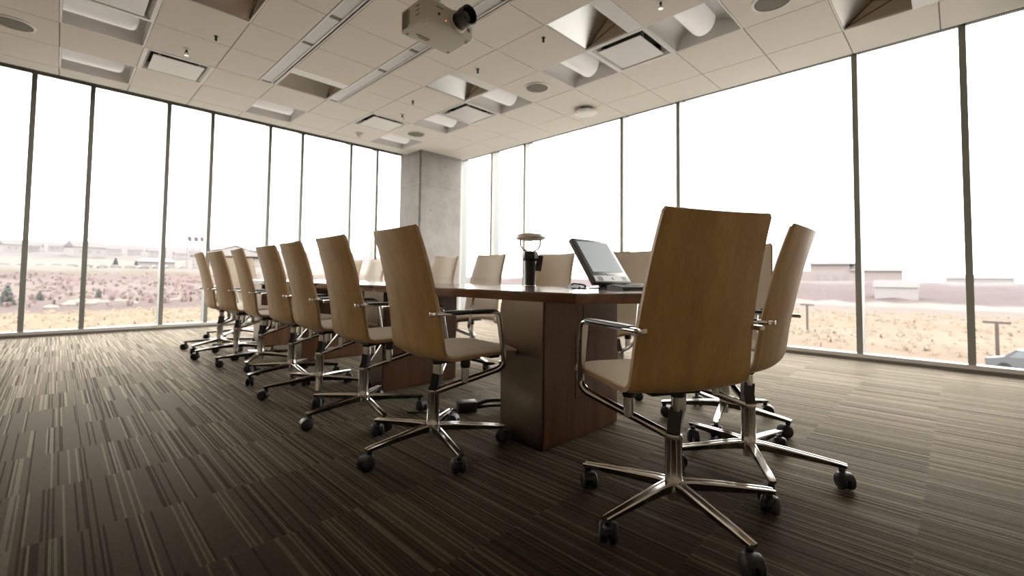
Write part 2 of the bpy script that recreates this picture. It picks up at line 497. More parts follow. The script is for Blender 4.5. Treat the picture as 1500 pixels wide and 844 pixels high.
# --- round speakers, sprinklers, small fittings
def speaker():
    r = empty('ceiling_speaker')
    MB().lathe((0, 0, 0), [(.155, .0), (.155, -.007), (.135, -.011), (.133, -.006)], 36, caps=False).build('rim', M['trim_white'], r)
    MB().lathe((0, 0, 0), [(.002, -.010), (.08, -.009), (.134, -.006)], 36, caps=False).build('grille', M['speaker'], r)
    return r
p = speaker()
for k, (x, y, l) in enumerate(((4.06, 3.63, 'round grey ceiling speaker in the middle, between two rounded lights'),
                               (4.12, 1.06, 'round ceiling speaker cut by the top edge at upper right'),
                               (-.38, 6.26, 'round dark ceiling speaker at the upper left corner'),
                               (4.06, 6.28, 'round ceiling speaker furthest away, just before the concrete column'))):
    o = p if k == 0 else copy_tree(p)
    o.location = (x, y, ZC); tag(o, l, 'speaker', 'round ceiling speakers')
def sprinkler():
    r = empty('sprinkler_head')
    MB().lathe((0, 0, 0), [(.038, 0), (.036, -.006), (.012, -.01)], 20).build('escutcheon', M['trim_white'], r)
    b = MB().lathe((0, 0, 0), [(.011, -.008), (.011, -.03), (.006, -.034)], 12)
    for s in (-1, 1): b.tube([(s * .010, 0, -.028), (s * .016, 0, -.045), (s * .003, 0, -.062)], .0035, 6)
    b.build('body', M['dark_metal'], r)
    MB().lathe((0, 0, 0), [(.004, -.058), (.021, -.062), (.021, -.065), (.003, -.066)], 16).build('deflector', M['chrome'], r)
    return r
p = sprinkler()
for k, (x, y, l) in enumerate(((.86, 5.66, 'ceiling sprinkler head beside the left square vent'),
                               (3.43, 5.67, 'ceiling sprinkler head between the smallest vent and the middle vent'),
                               (3.48, 1.73, 'ceiling sprinkler head at the top edge, right of the big reflector opening'))):
    o = p if k == 0 else copy_tree(p)
    o.location = (x, y, ZC); tag(o, l, 'sprinkler', 'sprinkler heads')
def sensor():
    r = empty('ceiling_fitting')
    MB().lathe((0, 0, 0), [(.020, 0), (.018, -.005), (.009, -.008)], 14).build('base', M['dark_metal'], r)
    MB().lathe((0, 0, 0), [(.010, -.006), (.012, -.03), (.012, -.045), (.004, -.05)], 12).build('tip', M['dark_metal'], r)
    return r
p = sensor()
for k, (x, y, l) in enumerate(((1.01, 5.13, 'small dark ceiling fitting left of the linear lights, below the brown corner opening'),
                               (3.25, 5.12, 'small dark ceiling fitting left of the middle reflector opening'),
                               (3.24, 3.79, 'small dark ceiling fitting just above the middle reflector opening'),
                               (3.24, 2.82, 'small dark ceiling fitting left of the biggest white reflector opening'))):
    o = p if k == 0 else copy_tree(p)
    o.location = (x, y, ZC); tag(o, l, 'ceiling fitting', 'small dark ceiling fittings')
o = empty('smoke_detector', (3.41, 6.95, ZC))
MB().lathe((0, 0, 0), [(.075, 0), (.072, -.012), (.05, -.02)], 24).build('base', M['trim_white'], o)
MB().lathe((0, 0, 0), [(.05, -.018), (.045, -.05), (.02, -.075), (.004, -.078)], 24).build('dome', M['trim_white'], o)
tag(o, 'small white conical ceiling detector near the left windows, beyond the smallest vent', 'detector')
o = empty('wireless_access_point', (5.06, 3.62, ZC))
MB().lathe((0, 0, 0), [(.11, 0), (.115, -.02)], 8).build('mount', M['dark_metal'], o, ang=20)
MB().lathe((0, 0, 0), [(.10, -.02), (.155, -.03), (.165, -.05), (.13, -.068), (.05, -.076), (.004, -.077)], 8).build('cover', M['white_plastic'], o, ang=20)
tag(o, 'flat white eight-sided ceiling unit by the right windows', 'access point')

# --- projector
pr = empty('projector', (2.07, 2.925, 2.70))
b = MB(); w, d, h = .235, .165, .185
bm = bmesh.new(); bmesh.ops.create_cube(bm, size=1)
for v in bm.verts: v.co = Vector((v.co.x * 2 * w, v.co.y * 2 * d, (v.co.z + .5) * h))
bmesh.ops.bevel(bm, geom=[e for e in bm.edges], offset=.022, segments=3, profile=.55, affect='EDGES')
b.bm(bm); b.build('casing', M['projector'], pr)
c = Vector((.075, -d, .100))
b = MB().lathe(c, [(.082, .015), (.082, -.012), (.074, -.02)], 28, 'Y'); b.build('lens_ring', M['projector'], pr)
b = MB().lathe(c, [(.066, 0), (.066, -.075), (.074, -.085), (.074, -.145), (.066, -.148), (.062, -.11)], 28, 'Y', caps=False); lb = b.build('lens_barrel', M['black'], pr)
b = MB().lathe(c, [(.001, -.128), (.03, -.123), (.062, -.108)], 28, 'Y', caps=False); b.build('lens_glass', M['lens'], lb)
b = MB()
for k in range(5): b.box(-w - .002, -w + .004, d - .125 + k * .022, d - .115 + k * .022, .035, .15)
b.box(-w - .003, -w + .004, .06, .13, .02, .155)
b.build('side_grille', M['projector_dark'], pr, smooth=False)
b = MB()
for k in range(3): b.box(-w - .003, -w + .004, -.10, -.05, .06 + k * .035, .067 + k * .035)
b.build('side_slot', M['projector_dark'], pr, smooth=False)
b = MB(); b.box(-.15, -.03, .062, .072, -.003, .004); b.box(-.12, -.03, .090, .096, -.003, .004); b.build('vent_slot', M['projector_dark'], pr, smooth=False)
b = MB(); b.box(-.13, -.07, -d - .002, -d + .004, .135, .142); b.build('front_slot', M['projector_dark'], pr, smooth=False)
b = MB().lathe((-.105, -d + .002, .085), [(.012, 0), (.011, -.006)], 14, 'Y'); b.build('remote_sensor', M['black'], pr)
b = MB().lathe((-.04, -d + .002, .06), [(.006, 0), (.006, -.004)], 10, 'Y'); b.build('indicator', M['led'], pr)
b = MB().box(.17, .20, -d - .002, -d + .004, .06, .09); b.build('front_badge', M['projector_dark'], pr, smooth=False)
b = MB(); b.box(.1, .16, -.1, .02, -.003, .002)
b = MB().tube([(0, 0, h), (0, 0, ZC - 2.70 - .02)], .024, 14); b.lathe((0, 0, ZC - 2.70), [(.07, 0), (.07, -.012), (.03, -.02)], 22); b.build('mount_pole', M['trim_white'], pr)
b = MB()
for a in range(4):
    q = a * PI / 2 + PI / 4
    b.tube([(0, 0, h + .07), (.08 * math.cos(q), .08 * math.sin(q), h + .045), (.115 * math.cos(q), .115 * math.sin(q), h - .002)], .008, 8)
b.lathe((0, 0, h), [(.05, .05), (.055, .06), (.055, .08), (.03, .085)], 20); b.build('mount_bracket', M['chrome'], pr)
b = MB().tube(fillet([(-.05, .12, h - .01), (-.08, .13, h + .08), (-.05, .02, h + .2), (-.03, .0, ZC - 2.70)], .06), .006, 8); b.build('cable', M['black'], pr)
b = MB()
for s in (-1, 1): b.lathe((s * .2, -.12, 0), [(.014, .004), (.014, -.008), (.010, -.012)], 12); b.lathe((s * .2, .12, 0), [(.014, .004), (.014, -.008), (.010, -.012)], 12)
b.build('foot', M['projector'], pr)
tag(pr, 'pale grey projector with a big black lens hanging from the ceiling', 'projector')

# ------------------------------------------------------------------ glazing
def window(n, a, c, wall):
    """one bay; the mullion stands at the start a of the bay; local u runs along the wall"""
    b = MB(); mw = .026
    if wall == 'L':
        B = lambda u0, u1, d0, d1, z0, z1: b.box(u0, u1, YW + d0, YW + d1, z0, z1)
        zt = 3.24
    else:
        B = lambda u0, u1, d0, d1, z0, z1: b.box(XW + d0, XW + d1, u0, u1, z0, z1)
        zt = 3.16
    b.cur = 0
    B(a - mw, a + mw, -.05, .016, .02, 3.32 if wall == 'L' else 3.2)                # mullion, room side
    B(a + mw, c - mw, -.02, .02, zt, zt + .09)           # head
    b.cur = 1
    B(a - mw * .8, a + mw * .8, .016, .16, .02, 3.34)  # fin outside
    b.cur = 2
    B(a - mw, c - mw, -.055, .05, .03, .068)              # sill
    b.cur = 3
    B(a - mw, c - mw, -.06, .02, 0, .03)
    o = b.build('window_%d' % n, [M['mullion'], M['mullion_light'], M['sill'], M['sill_dark']], smooth=False)
    struct(o)
    b = MB()
    if wall == 'L': b.box(a + mw, c - mw, YW + .002, YW + .008, .068, zt)
    else: b.box(XW + .002, XW + .008, a + mw, c - mw, .068, zt)
    b.build('glass_pane', M['glass'], o, smooth=False)
LM = [-.66, -.285, .243, 1.05, 1.585, 2.395, 2.91, 3.79, 4.325, 5.13, XW - .04]
RM = [-.50, -.065, .725, 2.605, 3.45, 5.39, 6.245, 7.2, YW - .04]
k = 1
for a, c in zip(LM[:-1], LM[1:]): window(k, a, c, 'L'); k += 1
for a, c in zip(RM[:-1], RM[1:]): window(k, a, c, 'R'); k += 1

# concrete column
b = MB(); b.box(4.645, 5.59, 6.99, 7.72, 0, ZC + .02, .012)
b.cur = 1; b.box(4.638, 4.652, 7.015, 7.03, 0, ZC)
for x, z in ((4.87, 2.02), (5.2, 2.9)): b.lathe((x, 6.992, z), [(.012, 0), (.011, -.004)], 10, 'Y')
o = b.build('column', [M['concrete'], M['pocket']], smooth=False); struct(o, 'bare concrete column in the far corner')

# ------------------------------------------------------------------ conference chair (faces local +Y)
def chair_proto():
    root = empty('conference_chair')
    # profile of the outer shell, seat front -> back top : (y, z, half width, curve depth)
    ctrl = [(.345, .418, .205, .0), (.33, .428, .218, .002), (.24, .436, .225, .004), (.10, .432, .230, .008), (-.02, .424, .233, .012),
            (-.065, .426, .234, .014), (-.095, .440, .234, .016), (-.112, .465, .233, .018), (-.122, .50, .232, .02),
            (-.142, .60, .226, .026), (-.165, .70, .220, .028), (-.192, .82, .213, .026), (-.222, .93, .206, .022), (-.245, 1.0, .201, .020)]
    # smooth the profile
    def cr(p0, p1, p2, p3, t):
        return tuple(.5 * (2 * b_ + (c_ - a_) * t + (2 * a_ - 5 * b_ + 4 * c_ - d_) * t * t + (3 * b_ - a_ - 3 * c_ + d_) * t ** 3) for a_, b_, c_, d_ in zip(p0, p1, p2, p3))
    prof = []
    for i in range(len(ctrl) - 1):
        p0 = ctrl[max(i - 1, 0)]; p3 = ctrl[min(i + 2, len(ctrl) - 1)]
        for k in range(4): prof.append(cr(p0, ctrl[i], ctrl[i + 1], p3, k / 4))
    prof.append(ctrl[-1])
    N = len(prof)
    # arc length and inward normals (towards the sitter)
    nor = []; arc = [0]
    for i in range(N):
        a = prof[max(i - 1, 0)]; c = prof[min(i + 1, N - 1)]
        ty, tz = c[0] - a[0], c[1] - a[1]; L = math.hypot(ty, tz)
        nor.append((-(-tz) / L * 1.0, -ty / L)) # rotated tangent
        if i: arc.append(arc[-1] + math.hypot(prof[i][0] - prof[i - 1][0], prof[i][1] - prof[i - 1][1]))
    # orientation: on the seat (tangent -y) inward is +z
    nor = [(ny, nz) if True else None for ny, nz in nor]
    K = 14
    def pt(i, s, off, inset=0.0):
        y, z, hw, cd = prof[i]
        # round the seat-front corners and the top corners
        d0 = arc[i]; d1 = arc[-1] - arc[i]
        rr = .045
        if d0 < rr: hw -= rr - math.sqrt(max(rr * rr - (rr - d0) ** 2, 0))
        rt = .008
        if d1 < rt: hw -= rt - math.sqrt(max(rt * rt - (rt - d1) ** 2, 0))
        hw -= inset
        k = off + cd * s * s
        ny, nz = nor[i]
        return Vector((s * hw, y + ny * k, z + nz * k))
    def slab(o0, o1, inset, i0, i1, mname, name, matn, dent=None, crown=0.0):
        b = MB(); vs = []; fs = []; idx = range(i0, i1)
        n = len(idx); W = K + 1
        for off, side in ((o0, 0), (o1, 1)):
            for i in idx:
                for j in range(W):
                    s = -1 + 2 * j / K
                    oo = off
                    if side == 1:
                        if crown: oo += crown * (1 - s ** 6) * min(1, (arc[i] - arc[i0]) / .03, (arc[i1 - 1] - arc[i]) / .03)
                        if dent: oo -= sum(.006 * math.exp(-((arc[i] - q) / .009) ** 2) for q in dent)
                    vs.append(pt(i, s, oo, inset))
        T = n * W
        for i in range(n - 1):
            for j in range(K):
                a = i * W + j
                fs.append((a, a + 1, a + W + 1, a + W)); fs.append((T + a, T + a + W, T + a + W + 1, T + a + 1))
        rim = [j for j in range(W)] + [i * W + K for i in range(1, n)] + [(n - 1) * W + j for j in range(K - 1, -1, -1)] + [i * W for i in range(n - 2, 0, -1)]
        nf = len(fs)
        for q in range(len(rim)):
            a, c = rim[q], rim[(q + 1) % len(rim)]
            fs.append((a, c, T + c, T + a))
        b.add(vs, fs)
        if matn == 'shell':
            b.m = [0] * nf + [1] * (len(fs) - nf)
            return b.build(name, [M['oak'], M['oak_edge']], root, ang=50)
        return b.build(name, M[mname], root, ang=55)
    slab(0, .013, 0, 0, N, None, 'shell', 'shell')
    sb = [arc[i] for i in range(N) if prof[i][1] > .70][0]
    slab(.0135, .020, .006, 1, N - 1, 'leather', 'upholstery', None, dent=[sb], crown=.016)
    # under-seat mechanism
    b = MB(); b.box(-.10, .10, -.02, .20, .404, .428, .006); b.box(-.15, .15, .215, .275, .41, .432, .006)
    b.build('seat_mechanism', M['black'], root)
    b = MB(); b.tube([(.09, .14, .408), (.17, .15, .405), (.205, .16, .400)], .006, 8); b.obox(Matrix.Translation((.205, .165, .400)), .03, .05, .008, .002); b.build('height_lever', M['black'], root)
    # arm loops: flat bar above, round strut down to the column
    for s in (-1, 1):
        path = fillet([(s * .229, -.135, .640), (s * .247, .185, .640), (s * .240, .232, .385), (0.012 * s, .004, .262)], [.03, .045], 7)
        n = len(path)
        def sect(i, t, path=path):
            z = path[i].z; y = path[i].y
            if z > .60: w, h_ = .018, .0085
            elif z > .40:
                k = (z - .40) / .20; w, h_ = .0135 + .0045 * k, .0115 - .003 * k
            else: w, h_ = .0135, .0135
            e = 2.6
            out = []
            for q in range(12):
                a = 2 * PI * q / 12; c_, s_ = math.cos(a), math.sin(a)
                out.append((w * math.copysign(abs(c_) ** (2 / e), c_), h_ * math.copysign(abs(s_) ** (2 / e), s_)))
            return out
        b = MB().sweep(path, sect); arm = b.build('arm', M['chrome'], root, ang=50)
        b = MB(); b.obox(Matrix.Translation((s * .226, -.142, .640)), .022, .034, .017, .004)
        b.build('arm_bracket', M['chrome'], arm)
        pp = [p for p in path if p.z > .6399 and p.y < .16]
        ya, yb = -.098, .158
        b = MB().sweep([(s * (.231 + (.247 - .231) * k / 8), ya + (yb - ya) * k / 8, .6445) for k in range(9)],
                       lambda i, t: [((.0195 - (.003 if i in (0, 8) else 0)) * math.copysign(abs(math.cos(2 * PI * q / 12)) ** .75, math.cos(2 * PI * q / 12)), (.0095 - (.002 if i in (0, 8) else 0)) * math.copysign(abs(math.sin(2 * PI * q / 12)) ** .75, math.sin(2 * PI * q / 12))) for q in range(12)])
        b.build('arm_pad', M['black'], arm, ang=50)
        # short post from the strut to the seat
        px, py = s * .112, .100
        b = MB().lathe((px, py, 0), [(.0185, .310), (.0185, .385)], 18); post = b.build('seat_post', M['chrome'], root)
        b = MB().lathe((px, py, 0), [(.021, .378), (.023, .384), (.023, .43)], 18); b.build('post_cap', M['black'], post)
    # column with yoke, neck and gas lift
    b = MB().lathe((0, 0, 0), [(.022, .052), (.022, .08), (.034, .084), (.034, .108), (.0295, .116), (.0285, .150), (.0285, .252), (.031, .260), (.029, .272), (.016, .278)], 24)
    b.build('column', M['chrome'], root)
    b = MB().sweep([(0, -.004, .262), (.012, .006, .305), (.022, .006, .352)], lambda i, t: [(x, y) for x, y in ((-.022, -.018), (.022, -.018), (.022, .018), (-.022, .018))]); b.build('neck', M['black'], root)
    b = MB().lathe((.022, .006, 0), [(.0215, .345), (.0215, .398)], 20); gl = b.build('gas_lift', M['chrome'], root)
    b = MB().lathe((.022, .006, 0), [(.024, .392), (.026, .398), (.026, .43)], 20); b.build('lift_cap', M['black'], gl)
    # five legs with casters
    for k in range(5):
        a = k * 2 * PI / 5
        R = Matrix.Rotation(a, 4, 'Z')
        path = [R @ Vector((r, 0, z)) for r, z in ((.018, .099), (.06, .1), (.14, .096), (.24, .089), (.318, .083), (.338, .081))]
        wd = [.021, .017, .0165, .0155, .0145, .013]; ht = [.036, .034, .029, .023, .018, .015]
        def sect(i, t):
            w, h_ = wd[i], ht[i] / 2
            return [(-w * .62, -h_), (w * .62, -h_), (w, h_ * .55), (w * .86, h_), (w * .6, h_), (w * .5, h_ - .003), (-w * .5, h_ - .003), (-w * .6, h_), (-w * .86, h_), (-w, h_ * .55)]
        leg = MB().sweep(path, sect).build('leg', M['chrome'], root, ang=28)
        b = MB()
        b.lathe((0, 0, 0), [(.0115, -.006), (.0115, -.018), (.017, -.024), (.016, -.036)], 14)
        tr = .016
        for s in (-1, 1):
            b.lathe((tr, s * .0155, -.0475), [(.006, -.0135), (.024, -.0125), (.0305, -.007), (.0315, 0), (.0305, .007), (.024, .0125), (.006, .0135)], 20, 'Y')
        b.obox(Matrix.Translation((tr * .6, 0, -.042)), .034, .012, .03, .004)
        # half-hood over the wheels
        hs = [(.0325 * math.cos(q), .0325 * math.sin(q)) for q in [PI * (.12 + .80 * i / 8) for i in range(9)]]
        vs = [(tr + x, y, -.0475 + z) for y in (-.0135, .0135) for x, z in hs]
        b.add(vs, [(i, i + 1, i + 10, i + 9) for i in range(8)])
        c = b.build('caster', M['rubber'], leg, ang=40)
        c.location = R @ Vector((.322, 0, .079))
        c.rotation_euler = (0, 0, a + random.uniform(-1.2, 1.2))
    return root

CH = chair_proto(); _first = [True]
def chair(x, y, face, label, base=38.0, group='high-backed conference chairs'):
    """face: heading in degrees; base: heading of one leg of the star base"""
    o = CH if _first[0] else copy_tree(CH); _first[0] = False
    o.location = (x, y, 0); o.rotation_euler = (0, 0, math.radians(face - 90))
    ang = math.radians(base - (face - 90))
    seg = 0
    for c in o.children:
        if c.name.startswith('leg'):
            c.rotation_euler = (0, 0, ang)
            for w in c.children: w.rotation_euler = (0, 0, random.uniform(-3.1, 3.1))
    tag(o, label, 'chair', group); return o
chair(1.506, .706, 63, 'conference chair closest to the camera, its broad wood veneer back facing us', 26)
chair(2.104, .654, 92, 'conference chair at the table end, seen edge-on right of the closest chair', -6)
left = [(1.257, 1.753, -4.5, 38, 'first wood-backed chair of the left row, nearest, its arm loop against the steel pedestal'),
        (1.262, 2.44, -3, 45, 'second wood-backed chair from the near end of the left row'),
        (1.284, 3.11, -2, 30, 'third wood-backed chair from the near end of the left row'),
        (1.302, 3.679, 1, 52, 'fourth wood-backed chair from the near end of the left row'),
        (1.291, 4.385, -3, 20, 'fifth wood-backed chair from the near end, narrow edge-on back in the left row'),
        (1.260, 5.033, 4.5, 40, 'sixth wood-backed chair from the near end, second from the left window'),
        (1.235, 5.56, -1.5, 0, 'last wood-backed chair of the left row, leftmost, closest to the left windows')]
for x, y, f, bs, l in left: chair(x, y, f, l, bs)
right = [(2.678, .957, 181, 49, 'far side chair almost hidden behind the closest chair, only edge and base showing'),
         (2.90, 1.76, 183, 20, 'cream-fronted chair behind the monitor on the far side of the table'),
         (2.87, 2.515, 180, 60, 'cream-fronted chair between the black cylinder and the monitor on the far side'),
         (2.68, 3.155, 178, 35, 'cream-fronted chair just left of the black cylinder on the far side'),
         (2.635, 3.79, 180, 10, 'cream-fronted chair in front of the concrete column on the far side'),
         (2.66, 4.50, 181, 41, 'far side chair hidden behind the nearest left-row chair back'),
         (2.68, 5.27, 180, 25, 'cream far side chair peeking out between the two nearest left-row backs'),
         (2.72, 6.02, 197, 58, 'far side chair at the end of its row, edge beside the second left-row back')]
for x, y, f, bs, l in right:
    if 'hidden behind the nearest left-row' in l: continue
    chair(x, y, f, l, bs)
chair(1.62, 6.38, 272, 'cream-fronted chair at the far head of the table', 14)

# ------------------------------------------------------------------ conference table
tb = empty('conference_table', (1.94, 3.4, 0))
def T(x, y): return (x - 1.94, y - 3.4)
YE = 5.80
outline = [T(1.462, 1.088)]
for k in range(1, 12):
    t_ = k / 12; outline.append(T(1.462 + .96 * t_, 1.088 - .2 * (1 - abs(2 * t_ - 1) ** 1.3)))
outline.append(T(2.422, 1.088))
outline.append(T(2.422, YE - .22))
for k in range(1, 12):
    t_ = k / 12; outline.append(T(2.422 - .96 * t_, YE - .22 + .2 * (1 - abs(2 * t_ - 1) ** 1.3)))
outline.append(T(1.462, YE - .22))
n = len(outline); b = MB(); vs = []; 
def ring(inset, z):
    for x, y in outline:
        d = math.hypot(x, y); L = math.hypot(x, y * .22)
        vs.append((x - inset * (1 if x > 0 else -1) * min(1, abs(x) / .48), y - inset * (1 if y > 0 else -1) * min(1, max(0, (abs(y) - 1.9)) / .3), z))
ring(.004, .7355); ring(0, .733); ring(0, .729); ring(.016, .691); ring(.05, .688)
fs = [tuple(range(n)), tuple(reversed(range(4 * n, 5 * n)))]
for q in range(4):
    for k in range(n): fs.append((q * n + k, q * n + (k + 1) % n, (q + 1) * n + (k + 1) % n, (q + 1) * n + k))
b.add(vs, fs); b.build('tabletop', M['walnut_top'], tb, ang=16)
for yf in (1.36, 2.80, 4.24, 5.42):
    x0, x1 = 1.585, 2.215; yb = yf + (.28 if yf < 5 else .24)
    cx, cy = 0, 0
    lx0, ly0 = T(x0, yf); lx1, ly1 = T(x1, yb)
    b = MB().box(lx0 + .004, lx1 - .004, ly0, ly1, .008, .69, .002); b.cur = 1
    b.box(lx0 + .02, lx1 - .02, ly0 + .02, ly1 - .02, 0, .008)
    ped = b.build('pedestal', [M['walnut'], M['pocket']], tb, smooth=False)
    for s, xx in ((-1, lx0), (1, lx1)):
        MB().box(xx - .0025, xx + .0055 if s < 0 else xx + .0025, ly0 + .006, ly1, .006, .688).build('steel_panel', M['steel'], ped, smooth=False)
    # access panels, set a hair back with a fine dark joint round them
    for face, yy in ((-1, ly0),) :
        for (ax0, ax1, az0, az1, hint) in ((lx0 + .24, lx0 + .48, .20, .52, 1), (lx0 + .30, lx0 + .47, .575, .685, 0)):
            b = MB(); j = .0035
            b.box(ax0, ax1, yy - .0012, yy + .004, az0, az1)
            MB().box(ax0 + j, ax1 - j, yy - .0026, yy + .003, az0 + j, az1 - j).build('access_panel', M['walnut'], ped, smooth=False)
            b.build('panel_joint', M['pocket'], ped, smooth=False)
tag(tb, 'long dark walnut conference table on wood and steel pedestals', 'table')

# ------------------------------------------------------------------ things on the table
TZ = .7352
# touch monitor
mo = empty('computer_monitor', (2.266, 1.414, TZ), math.radians(-2))
tilt = Matrix.Translation((0, .0, .038)) @ Matrix.Rotation(math.radians(-34), 4, 'X')
W_, H_ = .36, .31
def tb_box(b, x0, x1, y0, y1, z0, z1, bev=0.0):
    return b.obox(tilt @ Matrix.Translation(((x0 + x1) / 2, (y0 + y1) / 2, (z0 + z1) / 2)), x1 - x0, y1 - y0, z1 - z0, bev)
b = MB(); tb_box(b, -W_ / 2, W_ / 2, 0, .034, 0, H_, .008); tb_box(b, -.12, .12, .03, .06, .04, .22, .01); b.build('housing', M['bezel'], mo)
b = MB(); tb_box(b, -W_ / 2 + .03, W_ / 2 - .03, -.0015, .004, .072, H_ - .022); b.build('screen', M['screen'], mo, smooth=False)
b = MB(); tb_box(b, -W_ / 2 + .006, W_ / 2 - .006, -.003, .006, .006, .045, .002); st = b.build('speaker_bar', M['silver'], mo, smooth=False)
for s in (-1, 1):
    b = MB()
    for k in range(5): tb_box(b, s * .118 - .022, s * .118 + .022, -.0045, .0, .012 + k * .0055, .0145 + k * .0055)
    b.build('speaker_grille', M['bezel'], st, smooth=False)
b = MB(); tb_box(b, -.006, .006, -.0045, 0, .018, .032, .001); b.build('power_button', M['black'], st)
b = MB(); tb_box(b, -.035, .035, -.0022, .001, .053, .059); b.build('maker_plate', M['silver'], mo, smooth=False)
b = MB(); b.lathe((0, .08, 0), [(.085, 0), (.085, .006), (.05, .014), (.02, .018)], 24)
for s in (-1, 1):
    b.tube([(s * .03, .08, .012), (s * .034, .075, .05), (s * .02, .07, .085)], .008, 8); b.tube([(s * .03, .03, .008), (s * .02, .05, .04), (s * .03, .075, .07)], .007, 8)
b.tube([(-.05, .06, .02), (.05, .06, .02)], .007, 8)
b.build('stand', M['black'], mo)
tag(mo, 'flat touch-screen monitor tilted back on the table near end', 'monitor')
# keyboard
kb = empty('keyboard', (2.085, 1.20, TZ), math.radians(-14)); kb.scale = (.58, .8, 1)
bm_ = MB(); bm_.add([(-.2, -.07, 0), (.2, -.07, 0), (.2, .07, 0), (-.2, .07, 0), (-.2, -.07, .012), (.2, -.07, .012), (.2, .07, .024), (-.2, .07, .024)],
                    [(3, 2, 1, 0), (4, 5, 6, 7), (0, 1, 5, 4), (1, 2, 6, 5), (2, 3, 7, 6), (3, 0, 4, 7)])
bm_.build('body', M['black'], kb, smooth=False)
keys = MB()
for r_ in range(5):
    for c_ in range(14):
        x = -.188 + c_ * .027; y = -.058 + r_ * .024; z = .012 + (y + .07) / .14 * .012
        keys.box(x, x + .023, y, y + .02, z - .001, z + .007, .0015)
kk = keys.build('keys', M['black'], kb); kk['kind'] = 'stuff'
tag(kb, 'black keyboard lying beside the monitor stand', 'keyboard')
# papers
b = MB()
for k in range(8): b.obox(Matrix.Translation((random.uniform(-.004, .004), random.uniform(-.004, .004), .0025 + k * .004)) @ Matrix.Rotation(random.uniform(-.05, .05), 4, 'Z'), .19, .19, .0036)
o = b.build('paper_stack', M['paper'], smooth=False, loc=(2.17, 1.72, TZ)); o.location = (2.25, 1.64, TZ)
o.location = (2.315, 1.215, TZ)
tag(o, 'stack of white paper on the table right of the keyboard', 'paper')
# small black desk device
o = empty('desk_phone', (2.095, 1.55, TZ), math.radians(-30)); o.scale = (.55, .55, .62)
b = MB(); b.add([(-.085, -.055, 0), (.085, -.055, 0), (.085, .055, 0), (-.085, .055, 0), (-.085, -.05, .012), (.085, -.05, .008), (.075, .05, .03), (-.075, .05, .045)],
                [(3, 2, 1, 0), (4, 5, 6, 7), (0, 1, 5, 4), (1, 2, 6, 5), (2, 3, 7, 6), (3, 0, 4, 7)]); b.build('body', M['rubber'], o, smooth=False)
b = MB().sweep(fillet([(-.08, -.03, .035), (-.06, -.03, .05), (.06, -.03, .038), (.082, -.03, .016)], .02), lambda i, t: [(.018 * math.cos(q * PI / 4), .008 * math.sin(q * PI / 4)) for q in range(8)]); b.build('handset', M['rubber'], o)
b = MB().box(-.012, .008, -.058, -.05, .008, .022, .002); b.build('display', M['silver'], o)
tag(o, 'small black device on the table left of the monitor', 'phone')
o = empty('coaster', (2.13, 1.60, TZ))
b = MB().lathe((0, 0, 0), [(.05, 0), (.052, .004), (.05, .008)], 24); b.build('disc', M['silver'], o)
b = MB().lathe((0, 0, 0), [(.03, .007), (.03, .0095)], 20); b.build('centre', M['bezel'], o)
tag(o, 'small grey disc between the black device and the monitor stand', 'coaster')
# black cylinder with the ring
o = empty('table_microphone', (2.175, 1.99, TZ)); o.scale = (1.08, 1.08, 1.0)
MB().lathe((0, 0, 0), [(.036, 0), (.036, .006), (.0335, .008), (.0335, .17), (.036, .175)], 24).build('body', M['black'], o)
MB().lathe((0, 0, 0), [(.0345, 0), (.0355, .004), (.0345, .010)], 24).build('base_ring', M['chrome'], o)
MB().lathe((0, 0, 0), [(.036, .168), (.05, .182), (.052, .205), (.046, .228), (.030, .232)], 10).build('head', M['black'], o, ang=20)
b = MB(); b.obox(Matrix.Translation((.048, -.026, .155)) @ Matrix.Rotation(math.radians(-32), 4, 'Z') @ Matrix.Rotation(math.radians(8), 4, 'Y'), .036, .04, .105, .006); b.build('side_handle', M['black'], o)
b = MB()
for s in (-1, 1):
    dx, dy = s * .7071, -s * .7071
    b.tube(fillet([(dx * .02, dy * .02, .23), (dx * .045, dy * .045, .245), (dx * .06, dy * .06, .27), (dx * .06, dy * .06, .315)], .03), .0055, 8)
b.build('wire_loop', M['brass'], o)
b = MB(); n = 32; ring_ = [(.115 * math.cos(2 * PI * k / n), .115 * math.sin(2 * PI * k / n), .325) for k in range(n)]
vs = []; fs = []; q = 10
for k in range(n):
    a = 2 * PI * k / n
    for j in range(q):
        c_ = 2 * PI * j / q; rr = .072 + .022 * math.cos(c_)
        vs.append((rr * math.cos(a), rr * math.sin(a), .325 + .019 * math.sin(c_)))
for k in range(n):
    for j in range(q): fs.append((k * q + j, ((k + 1) % n) * q + j, ((k + 1) % n) * q + (j + 1) % q, k * q + (j + 1) % q))
b.add(vs, fs)
for k in range(3): a = k * 2 * PI / 3; b.tube([(0, 0, .325), (.058 * math.cos(a), .058 * math.sin(a), .325)], .006, 8)
b.lathe((0, 0, .325), [(.02, -.01), (.02, .01)], 14)
b.build('ring', M['bright'], o)
tag(o, 'black cylindrical device with a chrome ring on thin wires, standing on the table', 'microphone')

# floor power block with a cable
o = empty('power_block', (1.74, 2.09, 0), math.radians(-28))
MB().box(-.055, .055, -.04, .04, .0, .06, .006).build('block', M['black'], o)
b = MB(); b.tube(fillet([(.05, .0, .03), (.12, .0, .055), (.22, .01, .05), (.30, .02, .02), (.42, .05, .012), (.50, .3, .012)], .08), .011, 10)
b.tube(fillet([(.05, -.01, .02), (.14, -.02, .03), (.26, -.01, .02), (.40, .07, .012), (.48, .3, .012)], .08), .009, 10); b.build('cable', M['black'], o)
b = MB().tube(fillet([(-.05, .01, .01), (-.12, .03, .006), (-.2, .0, .006), (-.34, .04, .006)], .05), .005, 8); b.build('cord', M['black'], o)
tag(o, 'black power block with thick cables on the carpet beside the near pedestal', 'power block')

